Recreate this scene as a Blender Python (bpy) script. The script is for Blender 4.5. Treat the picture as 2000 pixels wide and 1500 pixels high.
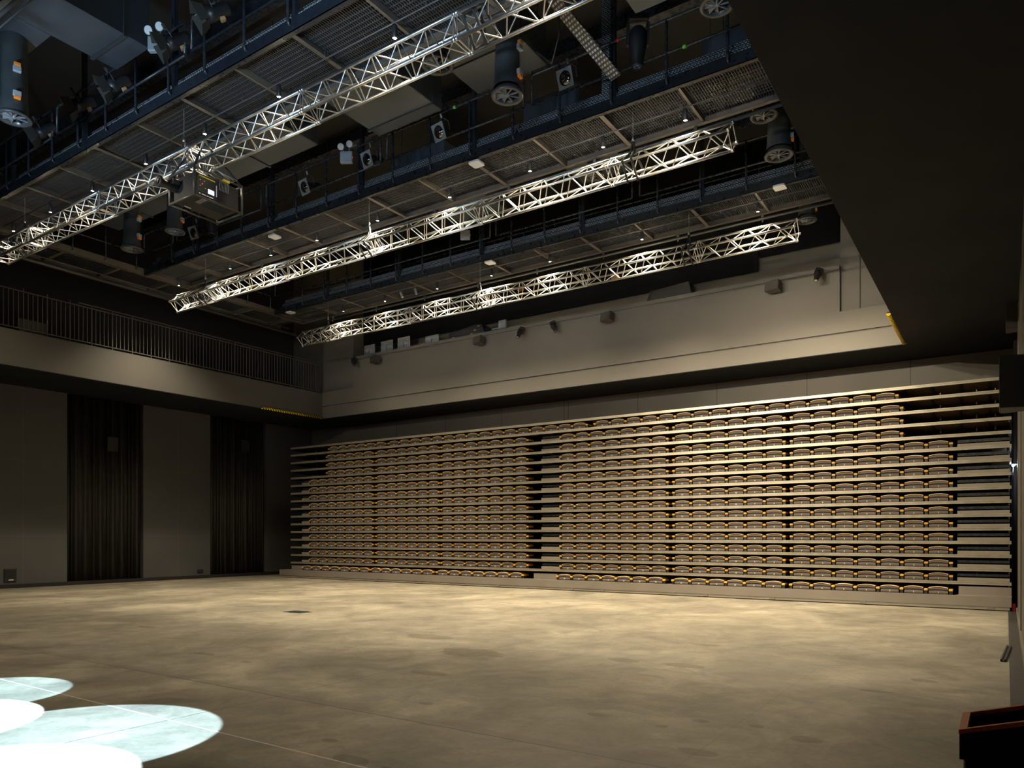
import bpy, math, random
from mathutils import Vector, Matrix
random.seed(7)
SC = bpy.context.scene
COL = SC.collection
for o in list(bpy.data.objects): bpy.data.objects.remove(o)
PI = math.pi
# ------------------------------------------------------------ camera
cam_data = bpy.data.cameras.new('camera')
cam = bpy.data.objects.new('camera', cam_data); COL.objects.link(cam)
cam.location = (0, 0, 1.6)
cam.rotation_euler = (math.radians(90), 0, math.radians(33.82))
cam_data.sensor_width = 36; cam_data.lens = 1441.3/2000*36
cam_data.shift_y = (1046.8-750)/2000
cam_data.clip_start = .05; cam_data.clip_end = 200
SC.camera = cam
# ------------------------------------------------------------ world / exposure
w = bpy.data.worlds.new('world'); SC.world = w; w.use_nodes = True
w.node_tree.nodes['Background'].inputs[0].default_value = (.45, .6, 1, 1)
w.node_tree.nodes['Background'].inputs[1].default_value = .0
SC.view_settings.view_transform = 'Standard'; SC.view_settings.look = 'None'
SC.view_settings.gamma = 1; SC.view_settings.use_curve_mapping = False
SC.view_settings.exposure = 1.0
WARM = (1, .83, .56); COOL = (.55, .78, 1)

def lamp(name, kind, loc, energy, color, target=None, size=.05, angle=None, blend=.5):
    l = bpy.data.lights.new(name, kind); l.energy = energy; l.color = color
    if kind == 'AREA': l.size = size
    else: l.shadow_soft_size = size
    if kind == 'SPOT': l.spot_size = angle; l.spot_blend = blend
    o = bpy.data.objects.new(name, l); COL.objects.link(o); o.location = loc
    if target is not None:
        o.rotation_euler = (Vector(target)-Vector(loc)).to_track_quat('-Z', 'Y').to_euler()
    return o
# hard-edged show beams pointing down at the floor (moving heads of the near truss, above the frame)
for nm, x, y, r, e, c in (('beam_blue', -6.2, 2.93, 1.13, 8600, (.47, .70, .86)), ('beam_blue', -8.72, 3.14, .91, 7500, (.45, .70, .86)),
                       ('beam_white', -7.75, 2.3, 1.02, 26000, (.7, .86, 1)), ('beam_white', -5.5, 1.93, 1.03, 26000, (.7, .86, 1))):
    lamp(nm, 'SPOT', (x, y, 8.0), e, c, (x, y, 0), .02, 2*math.atan(r/8.0), .03)
# warm downlights: positions on the three light pipes (the fixtures are built further down)
DOWN = {8.3: [-5.2, -7.7, -10.38, -12.5, -14.5, -16.6, -18.5, -20.4],
        12.88: [-4.84, -6.5, -8.18, -10.3, -12.5, -14.62, -16.43, -18.2, -20.7],
        17.44: [-3.0, -4.8, -7.7, -10.43, -12.4, -14.43, -16.6, -18.5]}
DZ = 9.14
for yy, xs in DOWN.items():
    for x in xs:
        e = 850 if yy > 17 else (900 if yy > 12 else 190)
        e *= (1.5 if x > -9 else (.85 if x > -15 else .4)) if yy > 17 else (1.2 if x > -9 else 1.0)
        tilt = 0.0
        lamp('downlight_lamp', 'SPOT', (x, yy, DZ-.02), e, WARM, (x, yy+tilt, 0), .13, math.radians(116), 1.0)
# warm front wash lamps on the near truss (above and behind the frame)
for x, tx, e in ((-6.5, -3.0, 1900), (-8.5, -6.0, 1500), (-11.5, -2.5, 2000), (-13.5, -11.0, 900), (-16.0, -18.5, 650)):
    lamp('front_wash', 'SPOT', (x, 3.4, 7.9), e, WARM, (tx, 19.0, 4.9 if x < -15 else 3.6), .12, math.radians(44), .9)
# cool fill spots added out of frame to tint the overhead steelwork blue
for x, tx, e in ((-13.0, -15, 420), (-8.0, -9, 450), (-4.0, -6, 420)):
    lamp('cool_fill', 'SPOT', (x, 3.2, 7.0), e, COOL, (tx, 9.5, 10.6), .25, math.radians(95), 1.0)

# ------------------------------------------------------------ materials
def mat(name, col, rough=.6, metal=0, spec=.5, var=0, scale=4, bump=0, bscale=60, emit=None, es=0, coat=0):
    m = bpy.data.materials.new(name); m.use_nodes = True
    nt = m.node_tree; b = nt.nodes['Principled BSDF']
    b.inputs['Base Color'].default_value = (*col, 1); b.inputs['Roughness'].default_value = rough
    b.inputs['Metallic'].default_value = metal; b.inputs['Specular IOR Level'].default_value = spec
    if coat: b.inputs['Coat Weight'].default_value = coat
    if emit: b.inputs['Emission Color'].default_value = (*emit, 1); b.inputs['Emission Strength'].default_value = es
    if var or bump:
        tc = nt.nodes.new('ShaderNodeTexCoord')
    if var:
        n = nt.nodes.new('ShaderNodeTexNoise'); n.inputs['Scale'].default_value = scale; n.inputs['Detail'].default_value = 6
        nt.links.new(tc.outputs['Object'], n.inputs['Vector'])
        mx = nt.nodes.new('ShaderNodeMix'); mx.data_type = 'RGBA'
        mx.inputs[6].default_value = (*[c*(1-var) for c in col], 1); mx.inputs[7].default_value = (*[min(1, c*(1+var)) for c in col], 1)
        nt.links.new(n.outputs['Fac'], mx.inputs[0]); nt.links.new(mx.outputs[2], b.inputs['Base Color'])
        mr = nt.nodes.new('ShaderNodeMapRange'); mr.inputs[3].default_value = max(0, rough-.12); mr.inputs[4].default_value = min(1, rough+.12)
        nt.links.new(n.outputs['Fac'], mr.inputs[0]); nt.links.new(mr.outputs[0], b.inputs['Roughness'])
    if bump:
        n2 = nt.nodes.new('ShaderNodeTexNoise'); n2.inputs['Scale'].default_value = bscale
        nt.links.new(tc.outputs['Object'], n2.inputs['Vector'])
        bp = nt.nodes.new('ShaderNodeBump'); bp.inputs['Strength'].default_value = bump; bp.inputs['Distance'].default_value = .01
        nt.links.new(n2.outputs['Fac'], bp.inputs['Height']); nt.links.new(bp.outputs[0], b.inputs['Normal'])
    return m
M = {}
M['wall'] = mat('charcoal_wall_paint', (.058, .054, .05), .55, var=.25, scale=.7, bump=.05, bscale=40)
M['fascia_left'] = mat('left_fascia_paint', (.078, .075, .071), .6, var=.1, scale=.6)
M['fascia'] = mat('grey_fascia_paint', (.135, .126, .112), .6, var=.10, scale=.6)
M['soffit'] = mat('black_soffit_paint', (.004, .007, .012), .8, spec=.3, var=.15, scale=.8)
M['blackwall'] = mat('black_wall', (.012, .0125, .014), .8)
M['drape'] = mat('black_masking_cloth', (.004, .0045, .006), .9, spec=.2)
M['curtain'] = mat('black_curtain', (.028, .027, .026), .5, var=.3, scale=8)
M['steel'] = mat('black_painted_steel', (.028, .033, .042), .28, var=.35, scale=12)
M['beam'] = mat('dark_grey_steel_beam', (.018, .023, .031), .3, var=.3, scale=9)
M['joist'] = mat('brown_grey_joist', (.10, .088, .075), .5, var=.3, scale=7)
M['grate'] = mat('grating_steel', (.055, .056, .06), .4)
M['alu'] = mat('aluminium_truss', (.70, .70, .70), .34, metal=1, var=.08, scale=18)
M['duct'] = mat('duct_sheet', (.042, .053, .068), .5, var=.4, scale=2.2, bump=.1, bscale=9)
M['drum'] = mat('dark_duct_drum', (.04, .046, .05), .42, var=.3, scale=5)
M['drumrim'] = mat('drum_flange', (.05, .054, .06), .3)
M['pipe'] = mat('grey_pipe', (.07, .07, .072), .35, var=.2)
M['box'] = mat('black_plastic', (.018, .018, .02), .4)
M['speaker'] = mat('speaker_cloth', (.05, .047, .043), .6, var=.15, scale=20)
M['spk2'] = mat('dark_speaker_cabinet', (.05, .048, .047), .5)
M['whitep'] = mat('white_plastic', (.75, .77, .8), .35)
M['greyp'] = mat('blue_grey_plastic', (.30, .34, .38), .4)
M['orange'] = mat('orange_plastic', (.85, .25, .03), .4)
M['green'] = mat('green_tape', (.3, .9, .1), .5)
M['red'] = mat('red_tape', (.7, .03, .02), .5)
M['red_led'] = mat('red_led', (.5, .02, .02), .3, emit=(1, .05, .05), es=1.5)
M['yellow'] = mat('yellow_tape', (.85, .62, .04), .5)
M['lens'] = mat('lens_glass', (.35, .36, .38), .06, metal=1)
M['gel'] = mat('grey_filter_frame', (.18, .2, .22), .4)
M['barn'] = mat('barn_door_metal', (.05, .047, .042), .42)
M['strap'] = mat('black_strap', (.02, .019, .018), .8)
M['chain'] = mat('chain_steel', (.35, .35, .34), .35, metal=.9)
M['bulb'] = mat('lit_downlight_lens', (1, .8, .5), .3, emit=(1, .78, .48), es=60)
M['ledw'] = mat('white_led', (1, 1, 1), .3, emit=(.7, .85, 1), es=40)
M['cushion'] = mat('brown_seat_fabric', (.13, .108, .098), .85, var=.12, scale=30, bump=.15, bscale=300)
M['wood'] = mat('orange_plywood', (.62, .33, .05), .4, var=.18, scale=14)
M['edge'] = mat('pale_wood_edge', (.85, .63, .34), .45)
M['bracket'] = mat('seat_bracket', (.012, .012, .012), .5)
M['number'] = mat('white_number', (.9, .9, .88), .4)
M['nose'] = mat('beige_aluminium_nosing', (.31, .285, .235), .36, metal=.5, var=.14, scale=6)
M['riser'] = mat('beige_riser', (.24, .215, .18), .5, var=.2, scale=3)
M['plinth'] = mat('plinth_panel', (.17, .15, .132), .45, var=.14, scale=2.2, bump=.15, bscale=3)
M['deck'] = mat('deck_board_underside', (.24, .17, .11), .6, var=.2)
M['darkmetal'] = mat('dark_understructure', (.02, .022, .026), .45)
M['rail'] = mat('railing_steel', (.085, .08, .075), .4, var=.2)
M['silver'] = mat('brushed_silver_sheet', (.7, .72, .75), .32, metal=.3, var=.3, scale=6)
M['wrap'] = mat('plastic_wrap', (.06, .06, .07), .18, var=.5, scale=16, coat=.6, bump=.6, bscale=30)
M['tapeb'] = mat('brown_packing_tape', (.45, .28, .12), .4)
M['screen'] = mat('lcd_screen', (.4, .5, .6), .2, emit=(.55, .75, .95), es=1.0)
M['window'] = mat('dark_glass', (.03, .04, .045), .15)
M['trough'] = mat('worn_channel_steel', (.035, .03, .026), .5, var=.8, scale=9)
M['binbody'] = mat('glossy_black_cabinet', (.006, .008, .012), .25)
M['binrim'] = mat('orange_red_rim', (.95, .17, .02), .4)
M['bininner'] = mat('tan_inner_lining', (.22, .16, .09), .6)
M['blue'] = mat('blue_tape', (.02, .1, .6), .4)

def add_seams(m, axis_specs, width=.006, dark=.35):
    """panel joints: [(axis, [positions])] in world metres"""
    nt = m.node_tree; b = nt.nodes['Principled BSDF']
    geo = nt.nodes.new('ShaderNodeNewGeometry'); sep = nt.nodes.new('ShaderNodeSeparateXYZ'); nt.links.new(geo.outputs['Position'], sep.inputs[0])
    acc = None
    for ax, ps in axis_specs:
        for p in ps:
            a = nt.nodes.new('ShaderNodeMath'); a.operation = 'COMPARE'; a.inputs[1].default_value = p; a.inputs[2].default_value = width
            nt.links.new(sep.outputs[ax], a.inputs[0])
            if acc is None: acc = a
            else:
                c = nt.nodes.new('ShaderNodeMath'); c.operation = 'MAXIMUM'; nt.links.new(acc.outputs[0], c.inputs[0]); nt.links.new(a.outputs[0], c.inputs[1]); acc = c
    src = b.inputs['Base Color'].links[0].from_socket if b.inputs['Base Color'].links else None
    mx = nt.nodes.new('ShaderNodeMix'); mx.data_type = 'RGBA'; mx.blend_type = 'MULTIPLY'
    if src: nt.links.new(src, mx.inputs[6])
    else: mx.inputs[6].default_value = b.inputs['Base Color'].default_value
    mx.inputs[7].default_value = (dark, dark, dark, 1)
    nt.links.new(acc.outputs[0], mx.inputs[0]); nt.links.new(mx.outputs[2], b.inputs['Base Color'])
M['wall_left'] = mat('charcoal_left_wall', (.070, .071, .074), .55, var=.25, scale=.7, bump=.05, bscale=40)
add_seams(M['wall_left'], [(1, [10.56, 15.71]), (2, [1.6, 3.95])], .008, 1.35)
M['wall_back'] = mat('charcoal_back_wall', (.105, .098, .085), .55, var=.2, scale=.7)
add_seams(M['wall_back'], [(0, [-20.3, -17.8, -15.19, -12.59, -12.43, -9.86, -7.28, -4.69, -2.1])], .012, .3)

def perf_mat():
    m = mat('perforated_tray', (.03, .035, .042), .4)
    nt = m.node_tree; b = nt.nodes['Principled BSDF']
    geo = nt.nodes.new('ShaderNodeNewGeometry')
    mp = nt.nodes.new('ShaderNodeMapping'); mp.inputs['Rotation'].default_value = (PI/2, 0, 0)
    br = nt.nodes.new('ShaderNodeTexBrick'); nt.links.new(geo.outputs['Position'], mp.inputs[0]); nt.links.new(mp.outputs[0], br.inputs[0])
    br.inputs['Color1'].default_value = (.42, .44, .46, 1); br.inputs['Color2'].default_value = (.2, .22, .24, 1); br.inputs['Mortar'].default_value = (.014, .017, .022, 1)
    br.inputs['Scale'].default_value = 1; br.inputs['Brick Width'].default_value = .06; br.inputs['Row Height'].default_value = .036; br.inputs['Mortar Size'].default_value = .010
    nt.links.new(br.outputs['Color'], b.inputs['Base Color'])
    return m
M['perf'] = perf_mat()

def floor_mat():
    m = bpy.data.materials.new('polished_concrete'); m.use_nodes = True
    nt = m.node_tree; b = nt.nodes['Principled BSDF']; N = nt.nodes.new; L = nt.links.new
    geo = N('ShaderNodeNewGeometry'); P = geo.outputs['Position']
    def noise(s, d=6, sc=(1, 1, 1), dist=0, rough=.6):
        mp = N('ShaderNodeMapping'); mp.inputs['Scale'].default_value = sc; L(P, mp.inputs[0])
        n = N('ShaderNodeTexNoise'); n.inputs['Scale'].default_value = s; n.inputs['Detail'].default_value = d; n.inputs['Distortion'].default_value = dist; n.inputs['Roughness'].default_value = rough
        L(mp.outputs[0], n.inputs['Vector']); return n.outputs['Fac']
    def ramp(f, stops):
        r = N('ShaderNodeValToRGB'); L(f, r.inputs[0]); e = r.color_ramp.elements
        e[0].position, e[0].color = stops[0][0], (*stops[0][1], 1); e[1].position, e[1].color = stops[-1][0], (*stops[-1][1], 1)
        for p, c in stops[1:-1]:
            q = e.new(p); q.color = (*c, 1)
        return r.outputs[0]
    def mul(a, bb, fac=1.0, mode='MULTIPLY'):
        x = N('ShaderNodeMix'); x.data_type = 'RGBA'; x.blend_type = mode
        if isinstance(fac, float): x.inputs[0].default_value = fac
        else: L(fac, x.inputs[0])
        L(a, x.inputs[6])
        if isinstance(bb, tuple): x.inputs[7].default_value = (*bb, 1)
        else: L(bb, x.inputs[7])
        return x.outputs[2]
    base = ramp(noise(.55, 8, (1, .8, 1), .6), [(.28, (.13, .118, .096)), (.5, (.235, .213, .170)), (.70, (.37, .335, .265))])
    c = mul(base, ramp(noise(2.2, 10, (1, 1, 1), 1.2), [(.3, (.68, .68, .68)), (.6, (1.08, 1.08, 1.08))]))
    c = mul(c, ramp(noise(22, 6), [(.3, (.86, .86, .86)), (.7, (1.1, 1.1, 1.1))]))
    sep = N('ShaderNodeSeparateXYZ'); L(P, sep.inputs[0])
    wob = noise(3, 4)
    def mth(op, a, bb, cc=None):
        x = N('ShaderNodeMath'); x.operation = op
        for i, v in enumerate((a, bb, cc)):
            if v is None: continue
            if isinstance(v, (int, float)): x.inputs[i].default_value = v
            else: L(v, x.inputs[i])
        return x.outputs[0]
    # stains with a shape of their own
    ST = [(-6.1,8.1,.55,.32),(-7.6,9.0,.5,.25),(-3.9,3.75,.16,.10),(-3.55,3.75,.05,.035),(-2.05,4.55,.09,.06),(-4.1,8.7,.22,.13),(-3.3,8.75,.28,.14),(-1.3,6.1,.12,.1),(-1.9,5.3,.17,.08),
          (-1.0,3.4,.16,.08),(-.75,9.3,.13,.09),(-1.1,8.4,.17,.07),(-3.05,5.9,.11,.06),(-2.4,5.85,.06,.05),(-9.0,6.0,.25,.07),(-5.6,6.6,.3,.13),(-1.6,4.1,.1,.08),(-2.2,6.2,.07,.06),(-1.75,6.3,.06,.05),(-4.6,5.4,.09,.06),
          (-8.0,5.9,.1,.05),(-.55,4.0,.12,.06),(-4.4,4.0,.08,.05),(-12.5,7.2,.3,.1),(-3.7,10.6,.3,.1)]
    acc = None
    for (x, y, a, bb) in ST:
        dx = mth('DIVIDE', mth('SUBTRACT', sep.outputs[0], x), a); dy = mth('DIVIDE', mth('SUBTRACT', sep.outputs[1], y), bb)
        r2 = mth('ADD', mth('MULTIPLY', dx, dx), mth('MULTIPLY', dy, dy))
        r2 = mth('ADD', r2, mth('MULTIPLY', mth('SUBTRACT', wob, .5), 3.2))
        k = mth('LESS_THAN', r2, .9)
        acc = k if acc is None else mth('MAXIMUM', acc, k)
    c = mul(c, (.5, .47, .44), mth('MULTIPLY', acc, .75))
    # saw joints and the painted line
    def line(ax, p, wd, col, f=1.0, jit=0):
        nonlocal c
        v = sep.outputs[ax]
        if jit: v = mth('ADD', v, mth('MULTIPLY', mth('SUBTRACT', wob, .5), jit))
        c = mul(c, col, mth('MULTIPLY', mth('COMPARE', v, p, wd), f), 'MIX')
    line(0, -6.05, .006, (.05, .04, .035), .8); line(1, 4.82, .014, (.05, .045, .04), .7, .05); line(1, 4.9, .05, (.12, .11, .1), .35, .1)
    line(0, -12.1, .006, (.06, .05, .04), .6); line(1, 10.9, .006, (.06, .05, .04), .5); line(0, -1.9, .004, (.06, .05, .04), .4)
    line(1, 3.67, .007, (.75, .75, .72), .8)
    L(c, b.inputs['Base Color'])
    rr = N('ShaderNodeMapRange'); L(noise(1.4, 8, (1, 1, 1), .8), rr.inputs[0]); rr.inputs[3].default_value = .28; rr.inputs[4].default_value = .62
    L(rr.outputs[0], b.inputs['Roughness'])
    bp = N('ShaderNodeBump'); bp.inputs['Strength'].default_value = .12; bp.inputs['Distance'].default_value = .01; L(noise(8, 5), bp.inputs['Height']); L(bp.outputs[0], b.inputs['Normal'])
    return m
M['floor'] = floor_mat()

def hazard_mat(axis):
    m = mat('hazard_foam', (.8, .6, .03), .5); nt = m.node_tree; b = nt.nodes['Principled BSDF']
    geo = nt.nodes.new('ShaderNodeNewGeometry'); sep = nt.nodes.new('ShaderNodeSeparateXYZ'); nt.links.new(geo.outputs['Position'], sep.inputs[0])
    a = nt.nodes.new('ShaderNodeMath'); a.operation = 'ADD'; nt.links.new(sep.outputs[1], a.inputs[0]); nt.links.new(sep.outputs[2], a.inputs[1])
    f = nt.nodes.new('ShaderNodeMath'); f.operation = 'PINGPONG'; f.inputs[1].default_value = .055; nt.links.new(a.outputs[0], f.inputs[0])
    g = nt.nodes.new('ShaderNodeMath'); g.operation = 'GREATER_THAN'; g.inputs[1].default_value = .027; nt.links.new(f.outputs[0], g.inputs[0])
    mx = nt.nodes.new('ShaderNodeMix'); mx.data_type = 'RGBA'; mx.inputs[6].default_value = (.85, .60, .02, 1); mx.inputs[7].default_value = (.012, .012, .012, 1)
    nt.links.new(g.outputs[0], mx.inputs[0]); nt.links.new(mx.outputs[2], b.inputs['Base Color']); return m
M['hazard'] = hazard_mat(1)

# ------------------------------------------------------------ mesh helpers
class MB:
    def __init__(s): s.v = []; s.f = []; s.mi = []; s.sm = []
    def add(s, vs, fs, mi=0, smooth=False, T=None):
        n = len(s.v)
        s.v += [tuple(T @ Vector(p)) for p in vs] if T is not None else [tuple(p) for p in vs]
        s.f += [tuple(i+n for i in f) for f in fs]; s.mi += [mi]*len(fs); s.sm += [smooth]*len(fs)
        return s
    def box(s, x0, x1, y0, y1, z0, z1, mi=0, T=None):
        return s.add([(x0,y0,z0),(x1,y0,z0),(x1,y1,z0),(x0,y1,z0),(x0,y0,z1),(x1,y0,z1),(x1,y1,z1),(x0,y1,z1)],
                     [(0,3,2,1),(4,5,6,7),(0,1,5,4),(1,2,6,5),(2,3,7,6),(3,0,4,7)], mi, False, T)
    def bbox(s, x0, x1, y0, y1, z0, z1, b=.01, mi=0, T=None):
        """box with chamfered edges"""
        vs = []; ix = {}
        for i, (x, sx) in enumerate(((x0, 1), (x1, -1))):
            for j, (y, sy) in enumerate(((y0, 1), (y1, -1))):
                for k, (z, sz) in enumerate(((z0, 1), (z1, -1))):
                    for a, p in enumerate(((x, y+sy*b, z+sz*b), (x+sx*b, y, z+sz*b), (x+sx*b, y+sy*b, z))):
                        ix[i, j, k, a] = len(vs); vs.append(p)
        c = lambda i, j, k, a: ix[i, j, k, a]
        fs = []
        for i in (0, 1): fs.append([c(i,0,0,0), c(i,1,0,0), c(i,1,1,0), c(i,0,1,0)])
        for j in (0, 1): fs.append([c(0,j,0,1), c(1,j,0,1), c(1,j,1,1), c(0,j,1,1)])
        for k in (0, 1): fs.append([c(0,0,k,2), c(1,0,k,2), c(1,1,k,2), c(0,1,k,2)])
        for i in (0, 1):
            for j in (0, 1): fs.append([c(i,j,0,0), c(i,j,0,1), c(i,j,1,1), c(i,j,1,0)])
            for k in (0, 1): fs.append([c(i,0,k,0), c(i,0,k,2), c(i,1,k,2), c(i,1,k,0)])
        for j in (0, 1):
            for k in (0, 1): fs.append([c(0,j,k,1), c(0,j,k,2), c(1,j,k,2), c(1,j,k,1)])
            for i in (0, 1):
                for k in (0, 1): fs.append([c(i,j,k,0), c(i,j,k,1), c(i,j,k,2)])
        ctr = Vector(((x0+x1)/2, (y0+y1)/2, (z0+z1)/2)); out = []
        for f in fs:
            p = [Vector(vs[q]) for q in f]; n = (p[1]-p[0]).cross(p[2]-p[0])
            out.append(tuple(f) if n.dot(sum(p, Vector())/len(p)-ctr) > 0 else tuple(reversed(f)))
        return s.add(vs, out, mi, False, T)
    def tube(s, pts, r, n=8, mi=0, caps=True, T=None):
        pts = [Vector(p) for p in pts]; rs = r if isinstance(r, (list, tuple)) else [r]*len(pts)
        vs = []; up = None
        for i, p in enumerate(pts):
            d = (pts[min(i+1, len(pts)-1)]-pts[max(i-1, 0)]).normalized()
            if up is None: up = Vector((0, 0, 1)) if abs(d.z) < .9 else Vector((1, 0, 0))
            a = d.cross(up).normalized(); up = a.cross(d).normalized()
            vs += [p + rs[i]*(math.cos(2*PI*k/n)*a + math.sin(2*PI*k/n)*up) for k in range(n)]
        fs = [(i*n+k, (i+1)*n+k, (i+1)*n+(k+1) % n, i*n+(k+1) % n) for i in range(len(pts)-1) for k in range(n)]
        s.add(vs, fs, mi, True, T)
        if caps:
            m = len(s.v)-len(vs)
            s.f += [tuple(m+k for k in range(n)), tuple(m+(len(pts)-1)*n+k for k in reversed(range(n)))]; s.mi += [mi]*2; s.sm += [False]*2
        return s
    def lathe(s, prof, n=24, mi=0, T=None):
        """revolve (r, z) about local z"""
        vs = [(r*math.cos(2*PI*k/n), r*math.sin(2*PI*k/n), z) for r, z in prof for k in range(n)]
        fs = [(i*n+k, i*n+(k+1) % n, (i+1)*n+(k+1) % n, (i+1)*n+k) for i in range(len(prof)-1) for k in range(n)]
        return s.add(vs, fs, mi, True, T)
    def prism(s, poly, h0, h1, axis='y', mi=0, T=None):
        """extrude polygon of (a,b) along an axis: y -> (a=x,b=z), x -> (a=y,b=z), z -> (a=x,b=y)"""
        f = {'y': lambda a, b, h: (a, h, b), 'x': lambda a, b, h: (h, a, b), 'z': lambda a, b, h: (a, b, h)}[axis]
        n = len(poly); vs = [f(a, b, h0) for a, b in poly]+[f(a, b, h1) for a, b in poly]
        fs = [tuple(range(n)), tuple(reversed(range(n, 2*n)))]+[(k, n+k, n+(k+1) % n, (k+1) % n) for k in range(n)]
        return s.add(vs, fs, mi, False, T)
    def mesh(s, name, mats):
        me = bpy.data.meshes.new(name); me.from_pydata(s.v, [], s.f)
        for m in (mats if isinstance(mats, (list, tuple)) else [mats]): me.materials.append(m)
        me.polygons.foreach_set('material_index', s.mi); me.polygons.foreach_set('use_smooth', s.sm); me.update(); return me
    def obj(s, name, mats, parent=None, label=None):
        o = bpy.data.objects.new(name, s.mesh(name, mats)); COL.objects.link(o)
        if parent: o.parent = parent
        if label: o['label'] = label
        return o
def bx(*a): return MB().box(*a)
def thing(name, label, cat, loc=(0,0,0), group=None, rot=None):
    o = bpy.data.objects.new(name, None); COL.objects.link(o); o.location = loc; o.empty_display_size = .1
    o['label'] = label; o['category'] = cat
    if group: o['group'] = group
    if rot is not None: o.rotation_euler = rot
    return o
def tag(o, label, cat, group=None, kind=None):
    o['label'] = label; o['category'] = cat
    if group: o['group'] = group
    if kind: o['kind'] = kind
    return o
def struct(name, mb, m):
    o = mb.obj(name, m); o['kind'] = 'structure'; return o
def dup(root, loc=None, label=None, rot=None, scale=None):
    r = root.copy(); COL.objects.link(r)
    if loc is not None: r.location = loc
    if label: r['label'] = label
    if rot is not None: r.rotation_euler = rot
    if scale is not None: r.scale = (scale,)*3
    for ch in root.children:
        c = ch.copy(); COL.objects.link(c); c.parent = r
        for g in ch.children:
            d = g.copy(); COL.objects.link(d); d.parent = c
    return r
ORD = ['', 'first', 'second', 'third', 'fourth', 'fifth', 'sixth', 'seventh', 'eighth', 'ninth', 'tenth', 'eleventh', 'twelfth', 'thirteenth', 'fourteenth', 'fifteenth', 'sixteenth', 'seventeenth', 'eighteenth']

# ------------------------------------------------------------ room shell
XL, XF, YB, YF, ZS = -25.3, -22.5, 22.0, 20.1, 6.245
struct('floor', bx(-26, 2.2, -4, 23, -.2, 0), M['floor'])
struct('ceiling', bx(-26, 2.2, -4, 23, 12.6, 12.8), M['blackwall'])
# left wall with two recesses for the pleated curtains (Y 11.85-14.39 and 17.03-19.57)
mb = MB()
for y0, y1 in ((-4, 11.85), (14.39, 17.03), (19.57, 22.0)): mb.box(XL-.3, XL, y0, y1, 0, ZS)
mb.box(XL-.7, XL-.5, -4, 22.3, 0, ZS)
struct('wall_left', mb, M['wall_left'])
struct('wall_left_upper', bx(XL-.3, XL, -4, 22.3, ZS, 12.6), M['blackwall'])
struct('wall_back', bx(XL, 2.2, YB, YB+.3, 0, ZS), M['wall_back'])
struct('wall_back_upper', bx(XL, 2.2, 21.0, 21.3, ZS+.3, 12.6), mat('upper_back_wall', (.15, .135, .105), .6, var=.15, scale=.6))
struct('wall_right', MB().box(.2, .5, 6, 22, 0, 12.6).box(.2, 1.6, 5.8, 6, 0, 12.6).box(1.6, 1.9, -4, 6, 0, 12.6), M['wall_back'])
struct('wall_front', bx(-26, 2.2, -4.2, -4, 0, 12.6), M['blackwall'])
struct('baseboard_left', bx(XL, XL+.03, -4, 20.6, 0, .12), M['box'])
# balconies
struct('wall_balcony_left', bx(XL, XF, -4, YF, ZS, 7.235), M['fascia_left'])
mb = MB()
mb.box(XF, -2.0, YF, YF+.9, ZS, 6.70); mb.box(XF, -2.0, YF+.05, YF+.9, 6.70, 6.74); mb.box(XF, -2.0, YF, YF+.9, 6.74, 7.27)
mb.box(-20.81, -3.5, YF+.004, YF+.12, 7.27, 8.33)
struct('wall_balcony_back', mb, M['fascia'])
struct('trim_1', bx(-20.81, -3.5, YF-.05, YF+.16, 8.33, 8.44), M['fascia'])
struct('wall_back_pillar_left', bx(-22.7, -21.0, 20.32, 21.0, 7.27, 9.9), M['fascia'])
struct('wall_back_pillar_right', MB().box(-3.5, -3.05, 20.2, 21.0, 7.27, 10.4).box(-3.05, -2.0, 20.24, 21.0, 7.27, 10.4), M['fascia'])
struct('wall_balcony_right', bx(-2.0, 1.6, -4, YB, ZS+.02, 12.6), M['blackwall'])
# soffits
mb = MB()
mb.box(XL, XF-.002, -4, YB, ZS-.02, ZS); mb.box(XF-.002, -2.0, YF, YB, ZS-.02, ZS); mb.box(-2.0, .2, -4, YB, ZS-.02, ZS+.02); mb.box(.2, 1.6, -4, 5.8, ZS-.02, ZS+.02)
struct('ceiling_soffit', mb, M['soffit'])
# black masking drape above the back balcony
def drape(x0, x1, y, z0, z1, pitch=.32, amp=.03, n=8):
    mb = MB(); c = max(2, int((x1-x0)/pitch*n)); vs = []
    for z in (z0, z1):
        for k in range(c+1):
            x = x0+(x1-x0)*k/c; vs.append((x, y+amp*math.sin(2*PI*(x-x0)/pitch)*(.7+.3*math.sin(x*3.1)), z))
    m = c+1
    return mb.add(vs, [(k, k+1, m+k+1, m+k) for k in range(c)], 0, True)
o = drape(-21.0, -5.73, 20.86, 8.97, 12.6, 1.3, .012).obj('masking_drape', M['drape']); tag(o, 'long black masking drape hanging above the back balcony', 'curtain')
o.modifiers.new('t', 'SOLIDIFY').thickness = .01
o = drape(-5.70, -3.56, 20.86, 9.33, 12.6, 1.3, .012).obj('masking_drape', M['drape']); tag(o, 'short higher hung black drape at the right end of the back balcony', 'curtain')
o.modifiers.new('t', 'SOLIDIFY').thickness = .01
# trough along the right wall
struct('trim_2', MB().box(.03, .2, 6, 22, 0, .004), M['trough'])
struct('trim_3', MB().box(.17, .2, 6, 18.7, 0, .10), M['fascia'])
struct('trim_4', MB().box(.14, .2, 21.0, 22, 0, 6.2).box(.185, .2, 17.6, 17.68, 0, 6.2).box(.185, .2, 14.2, 14.26, 0, 6.2), M['fascia'])

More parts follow.
